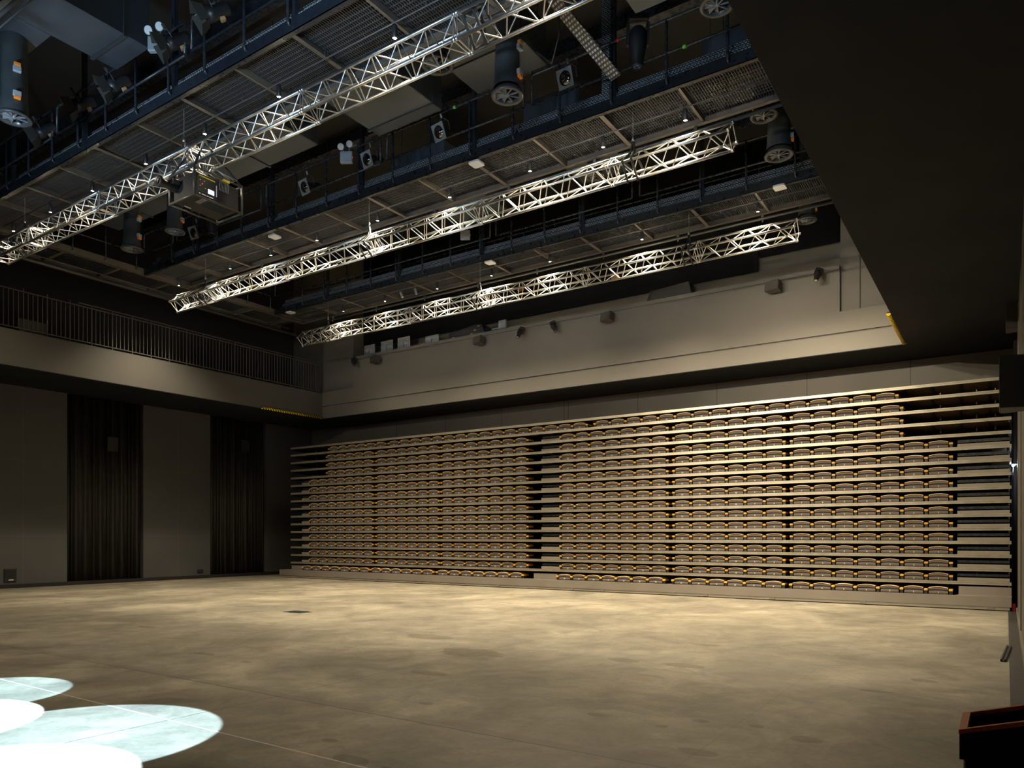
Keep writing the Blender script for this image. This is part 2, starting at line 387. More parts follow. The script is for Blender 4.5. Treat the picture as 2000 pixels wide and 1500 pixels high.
# pleated curtains in the left wall recesses
def pleats(y0, y1, seed):
    rnd = random.Random(seed); mb = MB(); y = y0; vs = []; prof = []
    while y < y1-.001:
        wd = rnd.choice((.09, .12, .18, .3)); 
        for t, d in ((0, 0), (.12, .08), (.3, .13), (.5, .04), (.8, .0)):
            yy = y+wd*t
            if yy < y1: prof.append((yy, d*rnd.uniform(.8, 1.1)))
        y += wd
    prof.append((y1, 0))
    for z in (.05, ZS-.03):
        vs += [(XL-.16+d, yy, z) for yy, d in prof]
    m = len(prof)
    mb.add(vs, [(k, k+1, m+k+1, m+k) for k in range(m-1)], 0, True); return mb
for y0, y1, sd, lb in ((11.87, 14.37, 3, 'wide pleated black curtain in the recess nearest the camera on the left wall'), (17.05, 19.55, 11, 'pleated black curtain in the farther recess of the left wall')):
    o = pleats(y0, y1, sd).obj('pleated_curtain', M['curtain']); tag(o, lb, 'curtain', 'pleated curtains on the left wall'); o.modifiers.new('t', 'SOLIDIFY').thickness = .01

# hazard foam guards
o = MB().tube([(XF+.047, 17.2, ZS+.01), (XF+.047, 20.05, ZS+.01)], .045, 10).obj('corner_guard', M['hazard']); tag(o, 'yellow and black striped foam guard on the left balcony edge', 'edge guard', 'striped foam guards on balcony edges')
o = MB().tube([(-2.05, 17.2, ZS+.005), (-2.05, 20.02, ZS+.005)], .045, 10).obj('corner_guard', M['hazard']); tag(o, 'yellow and black striped foam guard on the right soffit corner', 'edge guard', 'striped foam guards on balcony edges')

# ------------------------------------------------------------ left balcony railing
t = thing('balcony_railing', 'black steel balustrade with upright bars along the left balcony', 'railing', (XF-.06, 8, 7.235))
X0, Y0, Z0 = t.location
n = 98
for i in range(n):
    y = -4.0+12.2+ i*(11.85/(n-1)) - 8
    post = i % 5 == 0
    if post: MB().box(-.02, .02, y-.012, y+.012, 0, 1.20).obj('railing_post', M['rail'], t)
    else: MB().box(-.008, .008, y-.009, y+.009, .09, 1.10).obj('baluster', M['rail'], t)
MB().box(-.02, .02, -12, 12.05, 1.10, 1.125).obj('top_rail', M['rail'], t)
MB().box(-.02, .02, -12, 12.05, .07, .095).obj('bottom_rail', M['rail'], t)
MB().box(-.05, -.01, 2.9, 12.05, 1.19, 1.215).obj('handrail', M['rail'], t)
o = bx(XF-.40, XF-.14, 9.35, 10.05, 7.25, 7.62).obj('monitor_speaker', M['speaker']); tag(o, 'low grey box standing behind the left balcony railing', 'speaker')

# ------------------------------------------------------------ retractable seating stand
YN, NX0, NX1 = 18.93, -22.98, .09
def nz(k): return .61+.2945*(k-1) if k < 16 else 5.005      # top of nosing k (k=16: top rail)
st = thing('retractable_seating', 'retracted telescopic seating stand with stacked beige tiers', 'seating stand', (-11.4, 19.4, 0))
sx, sy, _ = st.location
def P_(mb, name, m, lab=None, parent=None):
    mb.v = [(x-sx, y-sy, z) for x, y, z in mb.v]; return mb.obj(name, m, parent or st, lab)
pl = P_(MB().box(-23.5, .09, 18.82, 20.9, .085, .30), 'plinth', M['plinth'])
P_(MB().box(-23.4, .06, 18.84, 18.9, .02, .085), 'kick_strip', M['riser'])
for x in (-21, -18.4, -15.6, -13.2, -10.6, -9.6, -7.5, -6.6, -4.9, -2.85, -.35): P_(MB().box(x, x+.13, 18.825, 18.84, .022, .088), 'kick_bracket', M['plinth'])
P_(MB().box(-.87, .09, 18.9, 19.9, .30, .50), 'step', M['plinth']); P_(MB().box(-11.9, -11.08, 18.95, 19.9, .30, .47), 'step', M['plinth']); P_(MB().box(-22.98, -22.22, 18.98, 19.9, .30, .47), 'step', M['plinth'])
P_(MB().box(-.9, .1, 18.86, 18.9, .30, .315), 'step_edge', M['nose'])
for k in range(1, 17):
    z = nz(k); x1 = NX1 if k < 14 else -.02
    h_ = .070 if k < 16 else .066
    mb = MB()      # ribbed nosing: lip, groove, lower lip
    mb.box(NX0, x1, YN+.008, YN+.05, z-h_, z); mb.box(NX0, x1, YN, YN+.02, z-.026, z); mb.box(NX0, x1, YN+.002, YN+.02, z-h_, z-.036)
    ns = P_(mb, 'nosing', M['nose'])
    mb = MB().box(NX0, x1, YN+.05, 20.9, z-.032, z-.012)
    nx = int((x1-NX0)/.55)
    for i in range(nx+1):
        x = NX0+.1+i*.55
        mb.box(x, x+.05, YN+.05, 20.9, z-.075, z-.032, 1)
    P_(mb, 'deck', [M['deck'], M['darkmetal']])
    for x in (NX0+.02, x1-.05): P_(MB().box(x, x+.02, YN+.02, 20.8, z-.12, z-.01), 'end_bracket', M['darkmetal'])
# aisle steps
for k in range(1, 16):
    z = nz(k)
    spans = [(-11.68, -10.98)]
    if k <= 11: spans += [(-.90, .06), (-22.45, -21.98)]
    for a, b in spans:
        P_(MB().box(a, b, YN+.10, YN+.45, z-.01, z+.075), 'step', M['riser'])
        P_(MB().box(a, b, YN+.16, YN+.19, z+.105, z+.165), 'step_rail', M['steel'])
# understructure: posts, rollers
for i in range(59):
    x = NX0+.3+i*.39; P_(MB().box(x, x+.04, 20.2, 20.24, .3, 4.95), 'support_post', M['darkmetal'])
for k in range(2, 17):
    for x in (-22.1, -21.2, -11.3, -1.25, -.55, -.2):
        z = nz(k)-.12
        P_(MB().lathe([(0, -.06), (.012, -.06), (.02, -.03), (.02, .01), (.012, .03), (.012, .06), (0, .06)], 8, 0, Matrix.Translation((x, 19.75-.04*k/2, z-.02))), 'level_screw', M['chain'])
P_(MB().box(NX0, .09, 20.95, 21.0, 0, 4.9), 'rear_panel', M['darkmetal'])

# --- seats
mb = MB(); W = .205
def arc(x, a, c): return c-a*(x/W)**2
def pad(mb, y0, y1, zb, zt, top_arc, bot_arc, mi=0, nseg=10, half=.188, b=.018):
    """padded block whose top and bottom edges are arched, rounded front"""
    vs = []; prof = [(y0+b*1.4, 0, .0), (y0+b*.3, 0, .18), (y0, 0, .45), (y0, 0, .62), (y0+b*.5, 0, .88), (y0+b*1.8, 0, 1.0), (y1, 0, 1.0), (y1, 0, 0)]
    m = len(prof)
    for k in range(nseg+1):
        x = -half+2*half*k/nseg
        lo = zb-bot_arc*(x/half)**2+bot_arc; hi = zt-top_arc*(x/half)**2
        lo = min(lo, hi-.01)
        for (y, _, f) in prof: vs.append((x, y, lo+(hi-lo)*f))
    fs = [(k*m+j, (k+1)*m+j, (k+1)*m+(j+1) % m, k*m+(j+1) % m) for k in range(nseg) for j in range(m)]
    mb.add(vs, fs, mi, True)
    mb.add([vs[j] for j in range(m)], [tuple(reversed(range(m)))], mi); mb.add([vs[nseg*m+j] for j in range(m)], [tuple(range(m))], mi)
    return mb
cush = pad(MB(), 0, .42, .0, .088, .012, 0, half=.186).mesh('cushion', M['cushion'])
back = pad(MB(), -.004, .40, .087, .164, .028, .010).mesh('backrest', M['cushion'])
def shell():
    mb = MB(); n = 12; H = .190
    for (mi, y0, y1, dz0, dz1) in ((1, -.016, .012, .0, .011), (0, .012, .43, .0, .008)):
        vs = []
        for k in range(n+1):
            x = -H+2*H*k/n; z = .164-.028*(x/H)**2
            vs += [(x, y0, z+dz0), (x, y0, z+dz1), (x, y1, z+dz1), (x, y1, z+dz0)]
        fs = [(k*4+j, (k+1)*4+j, (k+1)*4+(j+1) % 4, k*4+(j+1) % 4) for k in range(n) for j in range(4)]
        fs += [(3, 2, 1, 0), (n*4, n*4+1, n*4+2, n*4+3)]
        mb.add(vs, fs, mi, False)
    return mb
shl = shell().mesh('back_shell', [M['wood'], M['edge']])
AX = -.241
def arm(x): return MB().bbox(x-.038, x+.038, -.022, .30, .075, .122, .006)
armm = arm(AX).mesh('armrest', M['wood']); armr = arm(-AX).mesh('armrest', M['wood'])
brk = MB().box(AX-.030, AX+.030, .01, .36, .0, .075).mesh('armrest_bracket', M['bracket'])
brr = MB().box(-AX-.030, -AX+.030, .01, .36, .0, .075).mesh('armrest_bracket', M['bracket'])
nums = {}
def num_mesh(n):
    if n not in nums:
        c = bpy.data.curves.new('digits', 'FONT'); c.body = str(n); c.size = .052; c.extrude = .001; c.align_x = 'CENTER'; c.resolution_u = 2
        o = bpy.data.objects.new('digits', c); COL.objects.link(o)
        me = bpy.data.meshes.new_from_object(o); me.transform(Matrix.Rotation(PI/2, 4, 'X')); me.transform(Matrix.Translation((0, -.002, .024)))
        me.materials.clear(); me.materials.append(M['number']); me.name = 'seat_number'
        bpy.data.objects.remove(o); bpy.data.curves.remove(c); nums[n] = me
    return nums[n]
def lin(a, b, n): return [a+(b-a)*i/(n-1) for i in range(n)]
groups = [list(zip(lin(-21.73, -18.91, 7), range(40, 33, -1))), list(zip(lin(-18.26, -15.89, 6), range(33, 27, -1))), list(zip(lin(-15.30, -12.40, 7), range(27, 20, -1))),
          list(zip(lin(-10.75, -7.89, 7), range(20, 13, -1))), list(zip(lin(-7.23, -4.83, 6), range(13, 7, -1))), list(zip(lin(-4.175, -1.26, 7), range(7, 0, -1)))]
seats = []     # x, y, z, number, row, last-of-group
for row in range(1, 17):
    if row == 1: z, y = .302, 18.93
    else: z, y = nz(row-1)-.002, YN+.075
    if row == 16:
        gs = [list(zip(lin(-20.67, -18.30, 6), range(38, 32, -1))), list(zip(lin(-17.67, -10.36, 16), range(32, 16, -1))), list(zip(lin(-9.62, -2.33, 16), range(16, 0, -1)))]
    else:
        gs = [list(g) for g in groups]
        if row == 1: gs = [[(x+(-.31 if i < 3 and False else 0), n) for x, n in g] for i, g in enumerate(gs)]; gs[0] = [(x-.31+.04*j*.8, n) for j, (x, n) in enumerate(gs[0])]; gs[1] = [(x-.19, n) for x, n in gs[1]]
        if row == 1: gs[2] = [(x-.13, n) for x, n in gs[2]]; gs[3] = [(x-.07, n) for x, n in gs[3]]
        if row >= 13: gs[0] = gs[0][2:]; gs[5] = [(x, n-2) for x, n in gs[5][:-2]]; gs[4] = [(x, n-2) for x, n in gs[4]]; gs[3] = [(x, n-2) for x, n in gs[3]]; gs[2] = [(x, n-2) for x, n in gs[2]]; gs[1] = [(x, n-2) for x, n in gs[1]]; gs[0] = [(x, n-2) for x, n in gs[0]]
    for g in gs:
        for i, (x, n) in enumerate(g): seats.append((x, y, z, n, row, i == len(g)-1))
ca, sa = math.cos(math.radians(33.82)), math.sin(math.radians(33.82))
seats.sort(key=lambda s: -s[0]*sa+s[1]*ca)
def seat(x, y, z, n, row, last, i):
    t = thing('folded_seat', 'brown folded theatre seat numbered %d in the %s row from the floor' % (n, ORD[row]), 'seat', (x, y, z), 'folded seats of the retracted stand')
    ps = [('cushion', cush), ('backrest', back), ('back_shell', shl), ('armrest', armm), ('armrest_bracket', brk), ('seat_number', num_mesh(n))]
    if last: ps += [('armrest', armr), ('armrest_bracket', brr)]
    for nm, me in ps:
        o = bpy.data.objects.new(nm, me); COL.objects.link(o); o.parent = t
for i, s in enumerate(seats[:300]): seat(*s, i)
far = MB(); FM = [M['cushion'], M['wood'], M['edge'], M['bracket'], M['number']]
def merge(me, off, midx):
    n = len(far.v); far.v += [(v.co.x+off[0], v.co.y+off[1], v.co.z+off[2]) for v in me.vertices]
    for p in me.polygons:
        far.f.append(tuple(i+n for i in p.vertices)); far.mi.append(midx[p.material_index]); far.sm.append(p.use_smooth)
for (x, y, z, n, row, last) in seats[300:]:
    off = (x, y, z)
    merge(cush, off, [0]); merge(back, off, [0]); merge(shl, off, [1, 2]); merge(armm, off, [1]); merge(brk, off, [3]); merge(num_mesh(n), off, [4])
    if last: merge(armr, off, [1]); merge(brr, off, [3])
o = far.obj('folded_seats', FM); tag(o, 'remaining brown folded theatre seats in the left half of the stand', 'seats', kind='stuff')

# ------------------------------------------------------------ trusses
TZ, TX0, TX1, HD = 8.5, -20.5, -3.9, .2475
SQ = False
JO = [TX0, -18.6, -15.5, -12.4, -9.3, -6.2, TX1]
def chord_pos(): return [(-.175, .175), (-.175, -.175), (.175, -.175), (.175, .175)] if SQ else [(0, HD), (-HD, 0), (0, -HD), (HD, 0)]      # (dy, dz); the two back trusses hang on edge
def make_section(a, b):
    L_ = b-a; cp = chord_pos(); mb = MB()
    n = max(2, round(L_/.54)); p = L_/n
    for q in range(4):
        (y0, z0), (y1, z1) = cp[q], cp[(q+1) % 4]
        for k in range(n):
            xa, xm, xb = k*p+.03, (k+.5)*p, (k+1)*p-.03
            if q % 2: (u0, w0), (u1, w1) = (y1, z1), (y0, z0)
            else: (u0, w0), (u1, w1) = (y0, z0), (y1, z1)
            mb.tube([(xa, u0, w0), (xm-.015, u1, w1)], .0105, 6, caps=False); mb.tube([(xm+.015, u1, w1), (xb, u0, w0)], .0105, 6, caps=False)
        for x in (.03, L_-.03): mb.tube([(x, y0, z0), (x, y1, z1)], .0105, 6, caps=False)
    chords = [MB().tube([(0.0, y, z), (L_, y, z)], .0255, 10) for y, z in cp]
    cpl = [MB().tube([(x-.045 if x else 0, y, z), (x if x else .045, y, z)], .031, 10) for y, z in cp for x in (0, L_)]
    return mb, chords, cpl
meshes = {}
def build_truss(y, lab):
    t = thing('stage_truss', lab, 'truss', (TX0, y, TZ), 'aluminium box trusses under the catwalks')
    for a, b in zip(JO[:-1], JO[1:]):
        key = (round(b-a, 3), SQ)
        if key not in meshes:
            mb, ch, cp = make_section(a, b)
            meshes[key] = (mb.mesh('truss_section', M['alu']), [c.mesh('chord', M['alu']) for c in ch], [c.mesh('coupler', M['alu']) for c in cp])
        ml, mc, mp = meshes[key]
        s = bpy.data.objects.new('truss_section', ml); COL.objects.link(s); s.parent = t; s.location = (a-TX0, 0, 0)
        for nm, me in [('chord', c) for c in mc]+[('coupler', c) for c in mp]:
            o = bpy.data.objects.new(nm, me); COL.objects.link(o); o.parent = s
TY = (8.05, 12.7, 17.4)
for y, lab in zip(TY, ('nearest bright aluminium lattice truss, the one carrying the projector', 'middle aluminium lattice truss hanging between the projector truss and the back one', 'farthest aluminium lattice truss hanging in front of the back balcony')):
    SQ = y < 9; build_truss(y, lab)

# chains with slings
def link_chain(z0, z1):
    mb = MB(); z = z0; i = 0; st_ = .045
    while z > z1+.02:
        a = .011; L_ = .03; pts = []
        for k in range(9):
            ang = 2*PI*k/8; u = a*math.cos(ang); v = L_*math.sin(ang)
            pts.append((u, 0, z-.025+v) if i % 2 else (0, u, z-.025+v))
        mb.tube(pts, .0045, 4, caps=False); z -= st_; i += 1
    return mb
def rig(x, y, lab, wrap=True):
    t = thing('chain_hoist_line', lab, 'chain', (x, y, 9.62), 'rigging chains holding the trusses')
    link_chain(0, -.58).obj('chain', M['chain'], t)
    MB().tube([(0, 0, -.56), (0, 0, -.66)], [.02, .028], 8).obj('hook', M['chain'], t)
    mb = MB()
    for sgn in (-1, 1):
        mb.tube([(0, 0, -.64), (.04*sgn, .0, -.85), (.09*sgn, -.285, -1.12), (.10*sgn, 0, -1.405), (.09*sgn, .285, -1.12), (.04*sgn, 0, -.85)], .022, 6)
    mb.obj('sling', M['strap'], t)
for x, y, lb in ((-5.79, TY[1], 'chain and black sling at the right end of the middle truss'), (-12.6, TY[1], 'chain and black sling at the centre of the middle truss'), (-19.1, TY[1], 'chain and black sling at the left end of the middle truss'),
              (-19.19, TY[2], 'chain and black sling at the left end of the farthest truss'), (-12.78, TY[2], 'chain and black sling at the centre of the farthest truss'), (-6.45, TY[2], 'chain and black sling at the right end of the farthest truss'),
              (-12.78, TY[0], 'chain and black sling above the projector on the nearest truss'), (-19.2, TY[0], 'chain and black sling at the left end of the nearest truss'), (-5.9, TY[0], 'wide black sling near the top edge of the nearest truss')):
    rig(x, y, lb)

# ------------------------------------------------------------ catwalks
PX = [-2.78-1.075*i for i in range(17)]      # railing post grid
def grating(x0, x1, y0, y1, z, along='y'):
    mb = MB()
    if along == 'y':
        n = int((x1-x0)/.048)
        for i in range(n): mb.box(x0+i*.048, x0+i*.048+.011, y0, y1, z, z+.03)
        n = int((y1-y0)/.095)
        for i in range(n): mb.box(x0, x1, y0+i*.095, y0+i*.095+.012, z+.006, z+.028)
    else:
        n = int((y1-y0)/.048)
        for i in range(n): mb.box(x0, x1, y0+i*.048, y0+i*.048+.011, z, z+.03)
        n = int((x1-x0)/.095)
        for i in range(n): mb.box(x0+i*.095, x0+i*.095+.012, y0, y1, z+.006, z+.028)
    return mb
CB = 9.42
def catwalk(y0, wd, lab, hangers=True, trays=True, x0=-21.5, x1=-1.95, lightrow=None, gaps=()):
    t = thing('catwalk', lab, 'catwalk', (x0, y0, CB), 'steel catwalks under the roof')
    def A(mb, nm, m, par=None, lb=None):
        mb.v = [(x-x0, y-y0, z-CB) for x, y, z in mb.v]; return mb.obj(nm, m, par or t, lb)
    A(MB().box(x0, x1, y0, y0+.012, CB, CB+.20).box(x0, x1, y0, y0+.09, CB, CB+.012).box(x0, x1, y0-.006, y0+.07, CB+.188, CB+.2), 'edge_beam', M['beam'])
    A(MB().box(x0, x1, y0+wd-.012, y0+wd, CB, CB+.20).box(x0, x1, y0+wd-.09, y0+wd, CB, CB+.012), 'edge_beam', M['joist'])
    A(grating(x0, x1, y0+.05, y0+wd-.02, CB+.14), 'grating', M['grate'])
    xs = [-7.78-1.5*i for i in range(-4, 10)]
    for i, x in enumerate(xs):
        if x0 < x < x1-.1:
            if i % 2: A(MB().box(x-.045, x+.045, y0+.012, y0+wd-.012, CB+.01, CB+.022).box(x-.045, x-.037, y0+.012, y0+wd-.012, CB+.01, CB+.14), 'joist', M['joist'])
            else: A(MB().box(x-.025, x+.025, y0+.012, y0+wd-.012, CB+.03, CB+.14), 'joist', M['joist'])
    # railing (posts stand outside the beam and turn in at the foot)
    for x in PX:
        if x < x1:
            A(MB().tube([(x, y0+.02, CB+.10), (x, y0-.03, CB+.10), (x, y0-.05, CB+.14), (x, y0-.05, CB+1.18)], .026, 8), 'railing_post', M['steel'])
    def rail(z, nm):
        segs = []; cur = x0+.1
        for a, b in sorted(gaps): segs.append((cur, a)); cur = b
        segs.append((cur, x1)); mb = MB()
        for a, b in segs:
            if z > CB+1: mb.tube([(a, y0-.05, CB+.62), (a, y0-.05, z-.05), (a+.05, y0-.05, z), (b-.05, y0-.05, z), (b, y0-.05, z-.05), (b, y0-.05, CB+.62)] if gaps else [(a, y0-.05, z), (b, y0-.05, z)], .024, 8)
            else: mb.tube([(a, y0-.05, z), (b, y0-.05, z)], .023, 8)
        A(mb, nm, M['steel'])
    rail(CB+1.18, 'top_rail'); rail(CB+.6, 'middle_rail')
    # far railing
    mb = MB()
    for x in PX:
        if x < x1: A(MB().tube([(x-.5, y0+wd+.02, CB+.1), (x-.5, y0+wd+.02, CB+1.18)], .019, 6), 'railing_post', M['steel'])
    mb.tube([(x0+.1, y0+wd+.02, CB+1.18), (x1, y0+wd+.02, CB+1.18)], .021, 6).tube([(x0+.1, y0+wd+.02, CB+.6), (x1, y0+wd+.02, CB+.6)], .019, 6)
    A(mb, 'far_rails', M['steel'])
    if trays:
        A(MB().box(x0+.3, x1, y0+.10, y0+.11, CB+.215, CB+.33).box(x0+.3, x1, y0+.10, y0+.20, CB+.215, CB+.22), 'cable_tray', M['perf'])
        A(MB().box(x0+.3, x1, y0+.22, y0+.23, CB+.40, CB+.50).box(x0+.3, x1, y0+.22, y0+.34, CB+.40, CB+.405), 'cable_tray', M['perf'])
        rnd = random.Random(int(y0*10))
        for c in range(4):
            pts = []; x = x0+.3; yy = y0+.13+.03*c; 
            while x < x1: pts.append((x, yy+rnd.uniform(-.01, .01), CB+.345+.016*c+rnd.uniform(-.008, .008))); x += .5
            A(MB().tube(pts, .009, 5), 'cable', M['box'])
    if hangers:
        for x in (-6.0, -9.2, -12.45, -15.65, -18.85):
            A(MB().box(x-.04, x+.04, y0+.03, y0+.11, CB+.2, 12.6), 'hanger', M['beam'])
    if lightrow:
        A(MB().tube([(x0+.6, lightrow, CB-.04), (x1, lightrow, CB-.04)], .012, 6), 'light_pipe', M['pipe'])
        for x in PX[::2]: A(MB().tube([(x, lightrow, CB-.04), (x, lightrow, CB+.14)], .006, 5), 'pipe_drop', M['pipe'])
        A(MB().tube([(x0+.6, y0+wd-.04, CB-.10), (x1, y0+wd-.04, CB-.10)], .03, 10), 'lower_pipe', M['pipe'])
        for x in PX[::2]: A(MB().box(x-.03, x+.03, y0+wd-.06, y0+wd-.02, CB-.12, CB+.01).tube([(x, y0+wd-.04, CB-.10), (x, y0+wd-.04, CB-.18)], .02, 6), 'pipe_clamp', M['pipe'])
    return t
catwalk(2.95, 1.95, 'black steel catwalk cut off by the top left corner', lightrow=5.02, trays=False, hangers=False)
catwalk(7.6, 1.45, 'nearest fully seen black steel catwalk, crossing the top left', lightrow=8.3, gaps=((-16.75, -16.55), (-11.95, -11.75)))
catwalk(12.25, 1.45, 'second black steel catwalk, behind the projector truss', lightrow=12.88, gaps=((-19.9, -19.7), (-15.95, -15.75), (-11.75, -11.55), (-7.9, -7.7)))
catwalk(17.0, 1.35, 'farthest black steel catwalk, in front of the masking drape', lightrow=17.44, gaps=((-12.1, -11.9), (-7.75, -7.55)))
# wide fascia panels on the far side of the second catwalk
t = thing('perimeter_catwalk', 'dark catwalk running along the left wall above the balcony', 'catwalk', (-21.5, 0, CB))
def A(mb, nm, m, lb=None):
    mb.v = [(x+21.5, y, z-CB) for x, y, z in mb.v]; return mb.obj(nm, m, t, lb)
A(MB().box(-21.512, -21.5, 0, 18.35, CB, CB+.2).box(-21.59, -21.5, 0, 18.35, CB-.001, CB+.012), 'edge_beam', M['joist'])
A(MB().box(-22.85, -22.83, 0, 18.35, CB, CB+.2), 'edge_beam', M['joist'])
A(grating(-22.83, -21.55, 0, 18.35, CB+.14, 'x'), 'grating', M['grate'])
for i in range(12): A(MB().box(-22.83, -21.51, .7+1.55*i, .79+1.55*i, CB+.02, CB+.14), 'joist', M['joist'])
for (ya, yb) in ((9.2, 12.1), (13.9, 16.9), (4.6, 7.5)):
    for k in range(4):
        y = ya+.1+(yb-ya-.2)*k/3
        A(MB().tube([(-21.52, y, CB+.1), (-21.46, y, CB+.14), (-21.46, y, CB+1.18)], .019, 8), 'railing_post', M['steel'])
    A(MB().tube([(-21.46, ya, CB+1.18), (-21.46, yb, CB+1.18)], .021, 8), 'top_rail', M['steel']); A(MB().tube([(-21.46, ya, CB+.6), (-21.46, yb, CB+.6)], .019, 8), 'middle_rail', M['steel'])
A(MB().tube([(-22.75, 0, CB-.08), (-22.75, 19, CB-.08)], .055, 12), 'lower_pipe', M['pipe'])
A(MB().tube([(-22.3, 0, CB-.06), (-22.3, 18.3, CB-.06)], .015, 8), 'light_pipe', M['pipe'])

# ------------------------------------------------------------ downlights
def downlight(x, y, lab, tilt=None, lit=True):
    t = thing('downlight', lab, 'downlight', (x, y, CB-.05), 'small cylinder downlights on the light pipes', tilt)
    MB().lathe([(0, -.03), (.036, -.03), (.040, -.05), (.040, -.23), (.034, -.235), (.034, -.20)], 14).obj('housing', M['box'] if lit else M['greyp'], t)
    MB().tube([(0, 0, .0), (0, 0, -.04)], .008, 6).obj('stem', M['pipe'], t)
    MB().lathe([(0, -.222), (.034, -.222)], 14).obj('lit_lens', M['bulb'] if lit else M['whitep'], t)
    return t
rown = {8.3: 'nearest', 12.88: 'middle', 17.44: 'farthest'}
for yy, xs in DOWN.items():
    for i, x in enumerate(xs):
        downlight(x, yy, 'warm lit cylinder downlight, %s from the right on the %s light pipe' % (ORD[i+1], rown[yy]))
for x, r, nm in ((-15.4, -.35, 'left'), (-16.0, -.45, 'far left')):
    downlight(x, 17.5, 'tilted grey unlit spotlight at the %s on the farthest pipe' % nm, (0, r, 0), False)
downlight(-13.5, 5.02, 'unlit cylinder downlight in the top left corner')

# ------------------------------------------------------------ ducts
def duct(x0, x1, y0, y1, z0, z1, lab, seams=(), along='y', extra=None):
    t = thing('air_duct', lab, 'duct', (x0, y0, z0), 'air ducts between the catwalks')
    MB().bbox(0, x1-x0, 0, y1-y0, 0, z1-z0, .015).obj('duct_body', M['duct'], t)
    for sv in seams:
        if along == 'y': MB().box(-.03, x1-x0+.03, sv-y0-.03, sv-y0+.03, -.03, z1-z0+.03).obj('flange', M['drum'], t)
        else: MB().box(sv-x0-.03, sv-x0+.03, -.03, y1-y0+.03, -.03, z1-z0+.03).obj('flange', M['drum'], t)
    for px_ in (.12, x1-x0-.12):
        for py_ in (.15, y1-y0-.15): MB().tube([(px_, py_, z1-z0-.01), (px_, py_, 12.6-z0)], .008, 5).obj('hanger_rod', M['steel'], t)
    return t
duct(-14.0, -12.9, 4.6, 7.45, 10.42, 11.3, 'big blue grey duct at the top left between two catwalks', (5.3, 7.0))
duct(-14.95, -14.02, 5.4, 6.3, 10.42, 11.1, 'narrow duct branch beside the big top left duct', ())
duct(-21.3, -12.9, 10.1, 11.4, 10.42, 11.2, 'long grey duct seen under the left half of the nearest truss', (-19.6, -17.0, -14.6), 'x')
duct(-11.5, -9.72, 9.2, 11.9, 10.42, 11.2, 'wide grey duct left of the black pendant air nozzle', (10.2, 11.6))
duct(-8.95, -7.3, 9.9, 12.1, 10.6, 11.4, 'grey duct behind the black pendant air nozzle', (11.2,))
duct(-5.2, -4.2, 9.3, 11.5, 10.4, 11.5, 'scuffed dark duct beside the moving head near the top', (9.6,))
duct(-12.9, -11.3, 13.9, 16.6, 10.5, 11.2, 'dark duct above the middle truss near the centre', (15.2,))
duct(-9.0, -7.6, 13.9, 16.7, 10.6, 11.3, 'dark duct above the middle truss right of centre', (15.4,))
duct(-4.9, -3.6, 13.9, 15.0, 10.3, 11.2, 'dark duct above the right end of the middle truss', ())
# perforated strut braces
for a, b, lb in (((-6.95, 9.15, 11.6), (-5.87, 12.15, 9.9), 'perforated grey strut sloping down behind the nearest truss'), ((-16.2, 5.5, 11.7), (-14.6, 6.2, 10.5), 'perforated grey strut beside the top left duct')):
    A0, B0 = Vector(a), Vector(b); d = (B0-A0); L_ = d.length
    o = MB().box(0, L_, -.12, .12, -.015, .015).obj('perforated_strut', M['perf']); o.location = A0; o.rotation_euler = d.to_track_quat('X', 'Z').to_euler(); tag(o, lb, 'strut', 'perforated struts')
o = MB().box(-6.30, -6.06, 12.42, 12.5, 9.65, 12.6).obj('perforated_upright', M['perf']); tag(o, 'upright perforated tray column above the second catwalk', 'strut')
# roof beams
for i, y in enumerate((3.0, 6.2, 9.6, 14.2, 19.2)):
    o = MB().box(-25, -2.1, y-.1, y+.1, 12.2, 12.22).box(-25, -2.1, y-.01, y+.01, 12.22, 12.58).obj('roof_beam', M['steel']); tag(o, 'black steel roof beam, %s from the camera' % ORD[i+1], 'beam', 'roof beams')

# ------------------------------------------------------------ pendant air nozzles
def nozzle():
    t = thing('air_nozzle', '', 'air nozzle', (0, 0, 0), 'pendant air nozzles')
    MB().lathe([(.20, 1.5), (.20, .35), (.205, .33), (.22, .12), (.235, .05)], 28).obj('drum', M['drum'], t)
    MB().lathe([(.205, .06), (.255, .03), (.275, .0), (.27, -.02), (.235, -.03), (.205, -.01), (.19, .03)], 28).obj('flange', M['drumrim'], t)
    mb = MB()
    for k in range(8):
        T = Matrix.Rotation(2*PI*k/8, 4, 'Z'); mb.add([(.03, -.004, .0), (.2, -.012, .01), (.2, .07, .05), (.03, .02, .05)], [(0, 1, 2, 3), (3, 2, 1, 0)], 0, False, T)
        mb.box(.03, .2, -.004, .004, -.006, .01, 0, T)
    mb.lathe([(0, -.012), (.035, -.01), (.04, .05)], 12)
    mb.obj('swirl_blades', M['gel'], t)
    MB().lathe([(0, .09), (.21, .09)], 20).obj('baffle', M['blackwall'], t)
    for z in (.28, .70):
        b = MB().bbox(.20, .27, -.06, .06, z, z+.09, .008).obj('actuator', M['greyp'], t, 'small grey and orange motor box')
        MB().bbox(.215, .275, -.05, .05, z+.09 if z > .5 else z-.05, z+.15 if z > .5 else z, .006).obj('orange_cover', M['orange'], b)
    return t
